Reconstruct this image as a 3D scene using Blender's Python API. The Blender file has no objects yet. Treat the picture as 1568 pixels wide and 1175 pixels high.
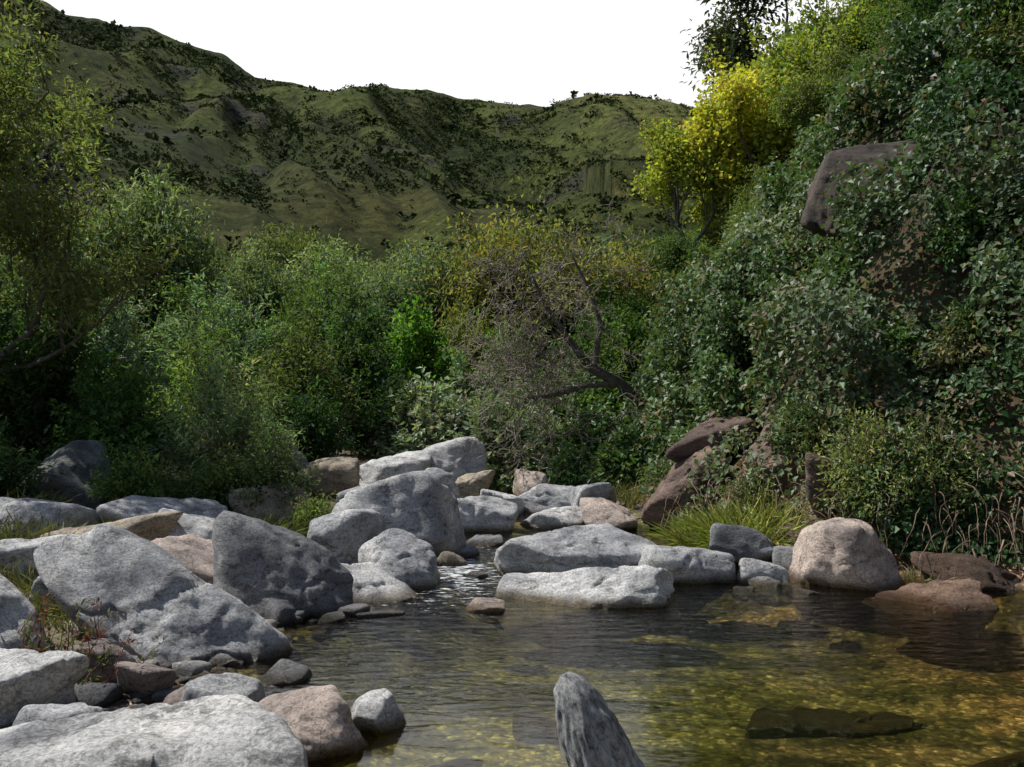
import bpy, bmesh, math, time, numpy as np
from mathutils import Vector, Matrix, Euler
np.random.seed(7)
TAB = np.random.RandomState(11).rand(65536)

# ---------------------------------------------------------------- noise
def _h(ix, iy, iz, s):
    return TAB[((ix*73856093) ^ (iy*19349663) ^ (iz*83492791) ^ (s*2654435)) & 65535]
def vn(x, y, z=None, s=0):
    x = np.asarray(x, float); y = np.asarray(y, float)
    ix = np.floor(x).astype(np.int64); iy = np.floor(y).astype(np.int64)
    fx = x-ix; fy = y-iy; fx = fx*fx*(3-2*fx); fy = fy*fy*(3-2*fy)
    def L(a, b, t): return a+(b-a)*t
    if z is None:
        return L(L(_h(ix, iy, 0, s), _h(ix+1, iy, 0, s), fx), L(_h(ix, iy+1, 0, s), _h(ix+1, iy+1, 0, s), fx), fy)
    z = np.asarray(z, float)+0*x; iz = np.floor(z).astype(np.int64); fz = z-iz; fz = fz*fz*(3-2*fz)
    c00 = L(_h(ix, iy, iz, s), _h(ix+1, iy, iz, s), fx)
    c10 = L(_h(ix, iy+1, iz, s), _h(ix+1, iy+1, iz, s), fx)
    c01 = L(_h(ix, iy, iz+1, s), _h(ix+1, iy, iz+1, s), fx)
    c11 = L(_h(ix, iy+1, iz+1, s), _h(ix+1, iy+1, iz+1, s), fx)
    return L(L(c00, c10, fy), L(c01, c11, fy), fz)
def fbm(x, y, z=None, o=4, s=0):
    a = 0.5; t = 0; n = 0; f = 1.0
    for k in range(o):
        t = t + a*vn(np.asarray(x)*f, np.asarray(y)*f, None if z is None else np.asarray(z)*f, s+k*17); n += a; a *= 0.5; f *= 2.03
    return t/n
def ss(a, b, x):
    t = np.clip((x-a)/(b-a), 0, 1); return t*t*(3-2*t)

# ---------------------------------------------------------------- terrain
LY = [-30, 0, 3, 4.1, 5.0, 5.8, 7.5, 10, 14, 20, 40, 80]
LX = [-3, -1.4, -1.15, -1.4, -1.75, -1.6, -1.25, -0.9, -1.0, -1.5, -3, -6]
RY = [-40, 0, 5, 6.5, 7.6, 8.5, 10, 14, 20, 30, 45, 80, 120]
RX = [22, 16, 9, 6.2, 4.3, 3.1, 1.8, 1.5, 2.0, 3.2, 6, 10, 16]
def rdist(x, y):
    d = np.full(np.shape(x), 1e9)
    for i in range(len(RY)-1):
        ax, ay, bx, by = RX[i], RY[i], RX[i+1], RY[i+1]
        ex, ey = bx-ax, by-ay
        t = np.clip(((x-ax)*ex+(y-ay)*ey)/(ex*ex+ey*ey), 0, 1)
        d = np.minimum(d, np.hypot(x-ax-t*ex, y-ay-t*ey))
    return np.where(x > np.interp(y, RY, RX), d, -d)
MRX = [-600, -276, -183, -160, -129, -102, -91, -62, -53, -31, -20, 13, 27, 50, 64, 97, 183, 600]
MRZ = [190, 174, 150, 140, 134, 124, 117, 110.5, 112.5, 112, 109, 106.3, 110, 107.8, 105, 102, 116, 150]
def gullies(x, y):
    wx = x+34*(fbm(x/90, y/90, s=5, o=3)-.5)+.25*y
    gul = 1-np.abs(2*fbm(wx/62, y/190, s=3, o=3)-1)
    gul2 = 1-np.abs(2*fbm(wx/21, y/80, s=9, o=3)-1)
    return gul, gul2
def mountain(x, y):
    zr = np.interp(x, MRX, MRZ)
    s = np.clip((y-60)/290.0, 0, 1.0)
    gul, gul2 = gullies(x, y)
    amp = 4*s*(1-s)
    m = zr*s**1.12 + amp*((gul-.78)*44+(gul2-.78)*13)
    m = np.where(y > 350, zr-(y-350)*.25, m)
    z1 = np.interp(x, [-300, -111, -89, -77, -66, -43, -21, -4, 13, 60], [100, 72, 60, 54, 47, 35.6, 27, 19, 11, -10])
    t = np.clip((y-58)/112.0, 0, 1)
    a1 = 4*t*(1-t)+.12
    sp = z1*np.sin(t*math.pi/2)**1.1 + a1*((gul2-.78)*6+(gul-.78)*9) - np.maximum(y-170, 0)*.33
    z2 = np.interp(x, [-60, -12, 5, 24, 40, 76, 300], [0, 20, 31, 43, 54, 72, 120])
    t2 = np.clip((y-70)/150.0, 0, 1)
    sp2 = z2*np.sin(t2*math.pi/2)**1.25 + (4*t2*(1-t2)+.1)*((gul2-.78)*3+(gul-.78)*8) - np.maximum(y-220, 0)*.30
    k = 5.0
    mm = np.maximum(np.maximum(m, sp), sp2)
    mm = mm + k*np.log(np.exp(np.clip((m-mm)/k, -30, 0))+np.exp(np.clip((sp-mm)/k, -30, 0))+np.exp(np.clip((sp2-mm)/k, -30, 0)))-k*.9
    rk = fbm(x/6, y/9, s=8, o=3); rm = ss(.56, .66, fbm(x/24, y/30, s=14, o=3))
    mm = mm + (rk-.5)*(1.4+2.0*rm)*np.minimum(1, s*6)
    return np.where(y > 58, mm, -50)
def H(x, y):
    x = np.asarray(x, float); y = np.asarray(y, float)
    lx = np.interp(y, LY, LX)
    dl = lx-x; dr = rdist(x, y)
    inside = np.minimum(-dl, -dr)
    up = 0.04*np.clip(y-10.5, 0, 50)
    bed = -0.42*ss(0, 1.2, inside) + 0.08*(fbm(x*1.3, y*1.3, s=21, o=3)-.5)
    n = fbm(x*.8, y*.8, s=2, o=3)-.5
    left = np.interp(dl, [0, .4, 2, 5, 12, 30, 80, 300], [0, .04, .15, .40, 1.0, 2.5, 8, 40]) + n*.22*np.minimum(1, np.maximum(dl, 0))
    g = np.interp(dr, [0, .3, 1, 2, 4, 7, 12, 20, 40, 200], [0, .3, 1.15, 2.5, 5, 8.6, 14, 22, 36, 70])
    g = g + np.minimum(1.2, np.maximum(dr, 0)*.8)*((fbm(x*.55, y*.55, s=31, o=3)-.5)*1.6)
    z = np.where(dl > 0, left, np.where(dr > 0, g, bed)) + up
    if np.max(y) > 57: z = np.maximum(z, mountain(x, y))
    return z
def hill_n(x, y, e=.15):
    dx = (H(x+e, y)-H(x-e, y))/(2*e); dy = (H(x, y+e)-H(x, y-e))/(2*e)
    n = np.stack([-dx, -dy, np.ones_like(dx)], -1)
    return n/np.linalg.norm(n, axis=-1, keepdims=True)

# ---------------------------------------------------------------- material helpers
def newmat(name):
    m = bpy.data.materials.new(name); m.use_nodes = True
    nt = m.node_tree; nt.nodes.clear()
    return m, nt, nt.nodes, nt.links
def N(nodes, t, **kw):
    n = nodes.new(t)
    for k, v in kw.items():
        if k in n.inputs: n.inputs[k].default_value = v
        else: setattr(n, k, v)
    return n
def ramp(nodes, stops):
    r = nodes.new('ShaderNodeValToRGB'); e = r.color_ramp.elements
    while len(e) < len(stops): e.new(.5)
    for i, (p, c) in enumerate(stops):
        e[i].position = p; e[i].color = (c if len(c) == 4 else (*c, 1))
    return r
def mixc(nodes, links, blend, fac, a, b):
    m = nodes.new('ShaderNodeMix'); m.data_type = 'RGBA'; m.blend_type = blend
    if hasattr(fac, 'links'): links.new(fac, m.inputs[0])
    else: m.inputs[0].default_value = fac
    for v, i in ((a, 6), (b, 7)):
        if hasattr(v, 'links'): links.new(v, m.inputs[i])
        else: m.inputs[i].default_value = (*v, 1)
    return m.outputs[2]

def leaf_material(name, trans=.3, rough=.55, spec=.2, vary=True):
    m, nt, nd, lk = newmat(name)
    out = N(nd, 'ShaderNodeOutputMaterial'); at = N(nd, 'ShaderNodeAttribute', attribute_name='Col')
    p = N(nd, 'ShaderNodeBsdfPrincipled'); p.inputs['Roughness'].default_value = rough
    p.inputs['Specular IOR Level'].default_value = spec
    oi = N(nd, 'ShaderNodeObjectInfo'); r = ramp(nd, [(0, (.66, .78, .80)), (.35, (.96, .98, .94)), (.7, (1.15, 1.13, 1.02)), (1, (1.4, 1.33, 1.12))]); lk.new(oi.outputs['Random'], r.inputs[0])
    col = mixc(nd, lk, 'MULTIPLY', 1.0 if vary else 0.0, at.outputs['Color'], r.outputs[0])
    lk.new(col, p.inputs['Base Color'])
    if trans > 0:
        t = N(nd, 'ShaderNodeBsdfTranslucent'); mx = N(nd, 'ShaderNodeMixShader'); mx.inputs[0].default_value = trans
        tc = mixc(nd, lk, 'MULTIPLY', 1.0, col, (1.7, 1.85, .75))
        lk.new(tc, t.inputs['Color'])
        lk.new(p.outputs[0], mx.inputs[1]); lk.new(t.outputs[0], mx.inputs[2]); lk.new(mx.outputs[0], out.inputs[0])
    else: lk.new(p.outputs[0], out.inputs[0])
    return m
MAT_LEAF = leaf_material('leaves', .35)
MAT_IVY = leaf_material('ivy_leaves', .22, .45, .25, False)
MAT_SCRUB = leaf_material('scrub_leaves', .0, .9, .05, False)
def bark_material():
    m, nt, nd, lk = newmat('bark')
    out = N(nd, 'ShaderNodeOutputMaterial'); at = N(nd, 'ShaderNodeAttribute', attribute_name='Col')
    p = N(nd, 'ShaderNodeBsdfPrincipled'); p.inputs['Roughness'].default_value = .85
    no = N(nd, 'ShaderNodeTexNoise'); no.inputs['Scale'].default_value = 14; no.inputs['Detail'].default_value = 6
    g = N(nd, 'ShaderNodeNewGeometry'); lk.new(g.outputs['Position'], no.inputs['Vector'])
    r = ramp(nd, [(.3, (.5, .5, .5)), (.7, (1.3, 1.3, 1.3))]); lk.new(no.outputs[0], r.inputs[0])
    c = mixc(nd, lk, 'MULTIPLY', 1.0, at.outputs['Color'], r.outputs[0]); lk.new(c, p.inputs['Base Color'])
    lk.new(p.outputs[0], out.inputs[0]); return m
MAT_BARK = bark_material()

def rock_material():
    m, nt, nd, lk = newmat('granite')
    out = N(nd, 'ShaderNodeOutputMaterial'); at = N(nd, 'ShaderNodeAttribute', attribute_name='Col')
    p = N(nd, 'ShaderNodeBsdfPrincipled')
    g = N(nd, 'ShaderNodeNewGeometry'); P = g.outputs['Position']
    def noise(sc, det=6, ro=.6, dist=0, v=None):
        n = N(nd, 'ShaderNodeTexNoise'); n.inputs['Scale'].default_value = sc; n.inputs['Detail'].default_value = det
        n.inputs['Roughness'].default_value = ro; n.inputs['Distortion'].default_value = dist
        lk.new(v if v is not None else P, n.inputs['Vector']); return n.outputs[0]
    mp = N(nd, 'ShaderNodeMapping'); mp.inputs['Rotation'].default_value = (.5, .45, .2); mp.inputs['Scale'].default_value = (1, 1, 2.6); lk.new(P, mp.inputs['Vector'])
    n1 = noise(1.9, 6, .6, .2); n2 = noise(60, 4, .8); n3 = noise(5.5, 10, .82, .2, mp.outputs[0])
    r1 = ramp(nd, [(.36, (.46, .46, .48)), (.5, (.96, .94, .92)), (.64, (1.28, 1.24, 1.18))]); lk.new(n1, r1.inputs[0])
    r3 = ramp(nd, [(.39, (.30, .30, .29)), (.46, (.90, .90, .90)), (.62, (1.28, 1.28, 1.28))]); lk.new(n3, r3.inputs[0])
    r2 = ramp(nd, [(.38, (.35, .35, .36)), (.5, (1.05, 1.05, 1.05)), (.64, (1.6, 1.57, 1.52))]); lk.new(n2, r2.inputs[0])
    c = mixc(nd, lk, 'MULTIPLY', .9, at.outputs['Color'], r1.outputs[0])
    c = mixc(nd, lk, 'MULTIPLY', .88, c, r3.outputs[0])
    c = mixc(nd, lk, 'MULTIPLY', .65, c, r2.outputs[0])
    vo = N(nd, 'ShaderNodeTexVoronoi', feature='DISTANCE_TO_EDGE'); vo.inputs['Scale'].default_value = 1.5
    wv = N(nd, 'ShaderNodeVectorMath', operation='ADD'); nn = N(nd, 'ShaderNodeTexNoise'); nn.inputs['Scale'].default_value = 2.5; nn.inputs['Detail'].default_value = 5
    lk.new(P, nn.inputs['Vector']); lk.new(P, wv.inputs[0]); lk.new(nn.outputs['Color'], wv.inputs[1]); lk.new(wv.outputs[0], vo.inputs['Vector'])
    cr = ramp(nd, [(0, (.2, .19, .17)), (.012, (1, 1, 1))]); lk.new(vo.outputs['Distance'], cr.inputs[0])
    c = mixc(nd, lk, 'MULTIPLY', .6, c, cr.outputs[0])
    sx = N(nd, 'ShaderNodeSeparateXYZ'); lk.new(P, sx.inputs[0])
    ad = N(nd, 'ShaderNodeMath', operation='MULTIPLY_ADD'); ad.inputs[1].default_value = .16; lk.new(n3, ad.inputs[0]); ad.inputs[2].default_value = -.07
    sb = N(nd, 'ShaderNodeMath', operation='SUBTRACT'); lk.new(sx.outputs['Z'], sb.inputs[0]); lk.new(ad.outputs[0], sb.inputs[1])
    mr = N(nd, 'ShaderNodeMapRange', interpolation_type='SMOOTHSTEP'); mr.inputs['From Min'].default_value = -.0; mr.inputs['From Max'].default_value = .08
    lk.new(sb.outputs[0], mr.inputs['Value'])
    wet = mixc(nd, lk, 'MULTIPLY', 1.0, c, (.25, .21, .15))
    c = mixc(nd, lk, 'MIX', mr.outputs[0], wet, c)
    lk.new(c, p.inputs['Base Color'])
    rr = N(nd, 'ShaderNodeMapRange'); rr.inputs['To Min'].default_value = .22; rr.inputs['To Max'].default_value = .8
    lk.new(mr.outputs[0], rr.inputs['Value']); lk.new(rr.outputs[0], p.inputs['Roughness']); p.inputs['Specular IOR Level'].default_value = .35
    s1 = N(nd, 'ShaderNodeMath', operation='MULTIPLY_ADD'); lk.new(n3, s1.inputs[0]); s1.inputs[1].default_value = 3.0; lk.new(n2, s1.inputs[2])
    b = N(nd, 'ShaderNodeBump'); b.inputs['Strength'].default_value = .85; b.inputs['Distance'].default_value = .022
    lk.new(s1.outputs[0], b.inputs['Height']); lk.new(b.outputs[0], p.inputs['Normal'])
    lk.new(p.outputs[0], out.inputs[0]); return m
MAT_ROCK = rock_material()

# ---------------------------------------------------------------- mesh bucket
class Bk:
    def __init__(s): s.V = []; s.F = []; s.C = []; s.M = []; s.n = 0
    def add(s, V, F, C, mi=0):
        V = np.asarray(V, np.float32); F = np.asarray(F, np.int64)
        C = np.asarray(C, np.float32)
        if C.ndim == 1: C = np.tile(C, (len(V), 1))
        s.V.append(V); s.F.append(F+s.n); s.C.append(C); s.M.append(np.full(len(F), mi, np.int32)); s.n += len(V)
    def mesh(s, name, mats, smooth_idx=(), origin=(0, 0, 0)):
        V = np.concatenate(s.V)-np.array(origin, np.float32); F = np.concatenate(s.F); C = np.concatenate(s.C); M = np.concatenate(s.M)
        me = bpy.data.meshes.new(name)
        me.vertices.add(len(V)); me.vertices.foreach_set('co', V.ravel())
        me.loops.add(F.size); me.loops.foreach_set('vertex_index', F.ravel().astype(np.int32))
        k = F.shape[1]
        me.polygons.add(len(F)); me.polygons.foreach_set('loop_start', (np.arange(len(F))*k).astype(np.int32))
        me.polygons.foreach_set('material_index', M)
        me.polygons.foreach_set('use_smooth', np.isin(M, smooth_idx))
        at = me.attributes.new('Col', 'FLOAT_COLOR', 'POINT')
        at.data.foreach_set('color', np.concatenate([C, np.ones((len(C), 1), np.float32)], 1).ravel())
        for m in mats: me.materials.append(m)
        me.update(calc_edges=True)
        return me
    def build(s, name, mats, smooth_idx=(), origin=(0, 0, 0)):
        o = bpy.data.objects.new(name, s.mesh(name, mats, smooth_idx, origin)); o.location = origin
        bpy.context.scene.collection.objects.link(o); return o
def unit(v): return v/np.maximum(np.linalg.norm(v, axis=-1, keepdims=True), 1e-9)
def leaves(b, P, D, L, W, C, rng, nb=None, mi=0, nrand=.9):
    n = len(P)
    if nb is None: nb = np.tile(np.array([0, 0, 1.0]), (n, 1))
    D = unit(D); nn = unit(nb+rng.normal(0, nrand, (n, 3)))
    S = unit(np.cross(D, nn)); N2 = np.cross(S, D)
    L = np.asarray(L)[:, None]; W = np.asarray(W)[:, None]
    v0 = P; v1 = P+D*L*.42+S*W*.5+N2*W*.14; v2 = P+D*L-N2*L*.12; v3 = P+D*L*.42-S*W*.5+N2*W*.14
    V = np.stack([v0, v1, v2, v3], 1).reshape(-1, 3)
    i = np.arange(n)[:, None]*4
    F = np.concatenate([i+np.array([[0, 1, 2]]), i+np.array([[0, 2, 3]])])
    b.add(V, F, np.repeat(np.clip(C, .003, .8), 4, 0), mi)
def tube(b, pts, rad, col, mi=1, sides=5):
    pts = np.asarray(pts, float); n = len(pts)
    T = np.gradient(pts, axis=0); T = unit(T)
    ref = np.array([.31, .17, .93]) if abs(T[0][2]) < .8 else np.array([.9, .3, .1])
    A = unit(np.cross(T, ref)); Bv = np.cross(T, A)
    a = np.arange(sides)*2*math.pi/sides
    ring = (A[:, None]*np.cos(a)[None, :, None]+Bv[:, None]*np.sin(a)[None, :, None])*np.asarray(rad)[:, None, None]+pts[:, None]
    V = ring.reshape(-1, 3)
    i = np.arange(n-1)[:, None]*sides; j = np.arange(sides)[None]; k = (j+1) % sides
    q0 = (i+j).ravel(); q1 = (i+k).ravel(); q2 = (i+sides+k).ravel(); q3 = (i+sides+j).ravel()
    b.add(V, np.concatenate([np.stack([q0, q1, q2], 1), np.stack([q0, q2, q3], 1)]), col, mi)
def colors(rng, base, n, var=.22, hue=.12):
    c = np.array(base)[None]*(1+rng.normal(0, var, (n, 1)))
    c = c*(1+rng.normal(0, hue, (n, 3))*np.array([1, .4, 1])); return np.clip(c, .004, .8)

# ---------------------------------------------------------------- vegetation makers
def grow(rng, p, d, L, r, depth, segs, tips, spread=.7, upb=.15, kids=(3, 4), wob=.18):
    pts = [p]; dd = d.copy(); k = 5
    for i in range(k):
        dd = unit(dd+rng.normal(0, wob, 3)+np.array([0, 0, upb*.3])); pts.append(pts[-1]+dd*L/k)
    pts = np.array(pts); rad = np.linspace(r, r*.55, k+1); segs.append((pts, rad, depth))
    if depth == 0:
        tips.append((pts, dd, L)); return
    if depth == 1: tips.append((pts[2:], dd, L*.6))
    n = rng.randint(kids[0], kids[1]+1)
    for j in range(n):
        t = rng.uniform(.35, 1.0) if j else 1.0
        q = np.array([np.interp(t*k, range(k+1), pts[:, c]) for c in range(3)])
        nd = unit(dd*1.0+rng.normal(0, spread, 3)+np.array([0, 0, upb]))
        grow(rng, q, nd, L*rng.uniform(.55, .85), r*.52, depth-1, segs, tips, spread, upb, kids, wob)
def tree_mesh(name, seed, h, color, leafL=.13, leafW=.05, per=110, depth=3, spread=.7, upb=.2, sig=.25, droop=.3, trunk_n=1, lean=(0, 0), bark=(.13, .11, .09), var=.22, kids=(3, 4), col2=None, first=.36, tipvar=.25):
    rng = np.random.RandomState(seed); b = Bk(); segs = []; tips = []
    for t in range(trunk_n):
        d = unit(np.array([rng.normal(0, .25)+lean[0], rng.normal(0, .25)+lean[1], 1.0]))
        grow(rng, np.array([rng.normal(0, .08*(trunk_n > 1)), rng.normal(0, .08*(trunk_n > 1)), -.25]), d, h*first*rng.uniform(.8, 1.1), h*.018, depth, segs, tips, spread, upb, kids)
    for pts, rad, dp in segs:
        tube(b, pts, np.maximum(rad, .004), np.array(bark)*(1+rng.normal(0, .1)), 1, 6 if dp > 1 else 3)
    for pts, dd, L in tips:
        m = max(8, int(per*rng.uniform(.5, 1.5)))
        t = rng.uniform(0, 1.15, m)*(len(pts)-1)
        base = np.stack([np.interp(t, np.arange(len(pts)), pts[:, c]) for c in range(3)], 1)
        P = base+rng.normal(0, sig*rng.uniform(.7, 1.2), (m, 3))*np.array([1, 1, .7])
        D = rng.normal(0, .6, (m, 3))+dd*.4+np.array([0, 0, -droop])
        cc = np.array(color)*(1+rng.normal(0, tipvar))
        if col2 is not None: cc = cc+(np.array(col2)-cc)*np.clip(rng.normal(.35, .35), 0, 1)
        leaves(b, P, D, leafL*rng.uniform(.6, 1.3, m), leafW*rng.uniform(.7, 1.3, m), colors(rng, cc, m, var), rng, nrand=.6)
    me = b.mesh(name, [MAT_LEAF, MAT_BARK], (1,)); return me
def put(name, me, loc, rz=0, s=1.0, sz=None, tilt=(0, 0)):
    o = bpy.data.objects.new(name, me); o.location = loc; o.rotation_euler = (math.radians(tilt[0]), math.radians(tilt[1]), math.radians(rz))
    o.scale = (s, s, s if sz is None else sz); bpy.context.scene.collection.objects.link(o); return o
def bush(b, rng, base, R, Hh, ns, ml, lL, lW, color, axis=None, var=.2, droop=.25, sig=.035, twig=.25, twcol=(.16, .11, .07), svar=.28, mi=0, mt=1):
    base = np.array(base, float)
    az = rng.uniform(0, 2*math.pi, ns); rho = np.sqrt(rng.uniform(0, 1, ns))
    up = Hh*(1-.55*rho**2)*rng.uniform(.5, 1.12, ns)
    end = np.stack([np.cos(az)*rho*R, np.sin(az)*rho*R, up], 1)
    ctl = np.stack([end[:, 0]*.3, end[:, 1]*.3, up*.75], 1)
    if axis is not None:
        ax = unit(np.array(axis, float)); u = unit(np.cross(ax, [0.1, 1, 0.05])); v = np.cross(ax, u)
        Mx = np.stack([u, v, ax], 0); end = end@Mx; ctl = ctl@Mx
    t = rng.uniform(.12, 1.03, (ns, ml))**.6
    T = t[..., None]
    P = 2*T*(1-T)*ctl[:, None]+T*T*end[:, None]
    tan = unit(2*(1-T)*ctl[:, None]+2*T*(end-ctl)[:, None])
    P = P+rng.normal(0, 1, P.shape)*(sig+.035*R*t[..., None])+base
    D = tan*.6+rng.normal(0, .5, P.shape)+np.array([0, 0, -droop])
    sc = np.array(color)[None]*(1+rng.normal(0, svar, (ns, 1)))*(1+rng.normal(0, .08, (ns, 3)))
    C = np.repeat(sc, ml, 0)*(1+rng.normal(0, var, (ns*ml, 1)))*(1+rng.normal(0, .07, (ns*ml, 3)))
    n = ns*ml
    leaves(b, P.reshape(-1, 3), D.reshape(-1, 3), lL*rng.uniform(.6, 1.3, n), lW*rng.uniform(.7, 1.3, n), C, rng, mi=mi, nrand=.6)
    for i in range(int(ns*twig)):
        tt = np.linspace(0, 1, 6)[:, None]
        tube(b, 2*tt*(1-tt)*ctl[i]+tt*tt*end[i]+base, np.linspace(.010, .003, 6)*(.7+.5*R), np.array(twcol)*(1+rng.normal(0, .2)), mt, 3)

# ---------------------------------------------------------------- terrain sheet
def build_terrain():
    fr = np.radians(np.arange(-36, 36.01, .16)); bk = np.radians(np.arange(40, 321, 5.0))
    th = np.concatenate([fr, bk]); rs = 0.35*1.02**np.arange(0, 440)
    rs = rs[rs < 640]
    R, T = np.meshgrid(rs, th, indexing='ij')
    X = R*np.sin(T); Y = R*np.cos(T); Z = H(X, Y)
    nr, nt = R.shape
    V = np.stack([X, Y, Z], -1).reshape(-1, 3)
    i = np.arange(nr-1)[:, None]; j = np.arange(nt)[None]; k = (j+1) % nt
    F = np.stack([i*nt+j, i*nt+k, (i+1)*nt+k, (i+1)*nt+j], -1).reshape(-1, 4)
    V = np.vstack([V, [[0, 0, float(H(np.array([0.]), np.array([0.]))[0])]]])
    x, y, z = V[:, 0], V[:, 1], V[:, 2]
    lx = np.interp(y, LY, LX); dl = lx-x; dr = rdist(x, y)
    gravel = np.array([.15, .12, .09]); soil = np.array([.06, .048, .03]); red = np.array([.20, .125, .085])
    bed = np.array([.22, .165, .085]); oliveb = np.array([.125, .122, .05]); dark = np.array([.035, .036, .015])
    C = np.tile(gravel, (len(V), 1))
    w = ss(2.0, 4.5, dl)[:, None]; C = C*(1-w)+np.array([.05, .055, .025])*w
    wh = (dr > 0)[:, None]; w2 = ss(.3, 1.4, dr+(fbm(x, y, s=40)-.5))[:, None]
    C = np.where(wh, red*(1-w2)+soil*w2, C)
    ins = np.minimum(-dl, -dr); nb = fbm(x*.5, y*1.1, s=50, o=4)[:, None]
    a = ss(.36, .54, nb+.06*ss(1.5, -1.5, x)[:, None]); bc = bed*(1-a)+oliveb*a
    ro = (ss(1.5, 4.0, x)*ss(4.5, 6.5, y))[:, None]*.7; bc = bc*(1-ro)+np.array([.17, .085, .05])*ro
    pt = fbm(x*1.2+3, y*3.4+7, s=61, o=4)
    a = .85*ss(.54, .59, pt)[:, None]; bc = bc*(1-a)+dark*a
    edge = ss(-.05, .25, ins)[:, None]
    C = np.where((ins > -.05)[:, None], C*(1-edge)+bc*edge, C)
    mt = ss(55, 75, y)[:, None]
    n1 = fbm(x/28, y/40, s=70, o=4); n2 = fbm(x/9, y/13, s=71, o=4); n3 = fbm(x/50, y/60, s=72, o=3)
    gu, gu2 = gullies(x, y)
    mc = np.tile(np.array([.088, .106, .026]), (len(V), 1))
    a = ss(.45, .62, n1)[:, None]*.6; mc = mc*(1-a)+np.array([.095, .083, .030])*a
    a = ss(.50, .60, n2)[:, None]*.6; mc = mc*(1-a)+np.array([.040, .057, .017])*a
    a = (ss(.38, .58, n3)*ss(0, 1, (290-y)/140))[:, None]*.6; mc = mc*(1-a)+np.array([.034, .048, .016])*a
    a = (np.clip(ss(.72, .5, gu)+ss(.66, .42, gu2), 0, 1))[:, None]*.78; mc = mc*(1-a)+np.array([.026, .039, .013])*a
    rm = ss(.56, .66, fbm(x/24, y/30, s=14, o=3)); st = np.clip(rm*ss(.46, .56, n2)*.85, 0, .85)
    a = st[:, None]; mc = mc*(1-a)+np.array([.060, .056, .048])*a
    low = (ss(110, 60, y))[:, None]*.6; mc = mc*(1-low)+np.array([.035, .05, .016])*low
    g = (ss(10, 45, x)*ss(150, 260, y))[:, None]*.55; mc = mc*(1-g)+np.array([.19, .19, .06])*g
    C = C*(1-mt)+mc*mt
    me = bpy.data.meshes.new('terrain')
    nq = len(F); c = len(V)-1
    fan = np.stack([np.full(nt, c), np.arange(nt), (np.arange(nt)+1) % nt], -1)[:, [0, 2, 1]]
    F = F[:, ::-1]
    loops = np.concatenate([F.ravel(), fan.ravel()]).astype(np.int32)
    starts = np.concatenate([np.arange(nq)*4, nq*4+np.arange(nt)*3]).astype(np.int32)
    me.vertices.add(len(V)); me.vertices.foreach_set('co', V.astype(np.float32).ravel())
    me.loops.add(len(loops)); me.loops.foreach_set('vertex_index', loops)
    me.polygons.add(len(starts)); me.polygons.foreach_set('loop_start', starts)
    me.polygons.foreach_set('use_smooth', np.ones(len(starts), bool))
    at = me.attributes.new('Col', 'FLOAT_COLOR', 'POINT'); at.data.foreach_set('color', np.concatenate([C, np.ones((len(C), 1))], 1).astype(np.float32).ravel())
    b1 = me.attributes.new('bed', 'FLOAT', 'POINT'); b1.data.foreach_set('value', (ss(-1.2, .0, ins)*ss(14, 10, y)).astype(np.float32))
    b2 = me.attributes.new('mtn', 'FLOAT', 'POINT'); b2.data.foreach_set('value', mt[:, 0].astype(np.float32))
    me.update(calc_edges=True); me.validate()
    m, ntr, nd, lk = newmat('terrain_ground')
    out = N(nd, 'ShaderNodeOutputMaterial'); p = N(nd, 'ShaderNodeBsdfPrincipled'); p.inputs['Roughness'].default_value = .95; p.inputs['Specular IOR Level'].default_value = .1
    at = N(nd, 'ShaderNodeAttribute', attribute_name='Col'); ab = N(nd, 'ShaderNodeAttribute', attribute_name='bed'); am = N(nd, 'ShaderNodeAttribute', attribute_name='mtn')
    g = N(nd, 'ShaderNodeNewGeometry'); P = g.outputs['Position']
    na = N(nd, 'ShaderNodeTexNoise'); na.inputs['Scale'].default_value = .35; na.inputs['Detail'].default_value = 10; na.inputs['Roughness'].default_value = .8; lk.new(P, na.inputs['Vector'])
    ra = ramp(nd, [(.37, (.30, .35, .28)), (.5, (.98, .98, .98)), (.63, (1.8, 1.7, 1.45))]); lk.new(na.outputs[0], ra.inputs[0])
    c = mixc(nd, lk, 'MULTIPLY', 1.0, at.outputs['Color'], ra.outputs[0])
    vo = N(nd, 'ShaderNodeTexVoronoi'); vo.inputs['Scale'].default_value = 15; lk.new(P, vo.inputs['Vector'])
    vo2 = N(nd, 'ShaderNodeTexVoronoi'); vo2.inputs['Scale'].default_value = 36; lk.new(P, vo2.inputs['Vector'])
    bw = N(nd, 'ShaderNodeSeparateColor'); lk.new(vo.outputs['Color'], bw.inputs[0])
    bw2 = N(nd, 'ShaderNodeSeparateColor'); lk.new(vo2.outputs['Color'], bw2.inputs[0])
    rv = ramp(nd, [(0, (.4, .38, .36)), (.6, (1, 1, 1)), (.93, (1.25, 1.2, 1.1)), (1, (2.0, 2.0, 2.0))]); lk.new(bw.outputs[0], rv.inputs[0])
    rv2 = ramp(nd, [(0, (.45, .45, .45)), (.8, (1.25, 1.2, 1.15)), (1, (2.8, 2.8, 2.9))]); lk.new(bw2.outputs[0], rv2.inputs[0])
    pc = mixc(nd, lk, 'MULTIPLY', .85, c, rv.outputs[0]); pc = mixc(nd, lk, 'MULTIPLY', .9, pc, rv2.outputs[0])
    c = mixc(nd, lk, 'MIX', ab.outputs['Fac'], c, pc)
    lk.new(c, p.inputs['Base Color'])
    bm = N(nd, 'ShaderNodeBump'); bm.inputs['Strength'].default_value = .8
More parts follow.
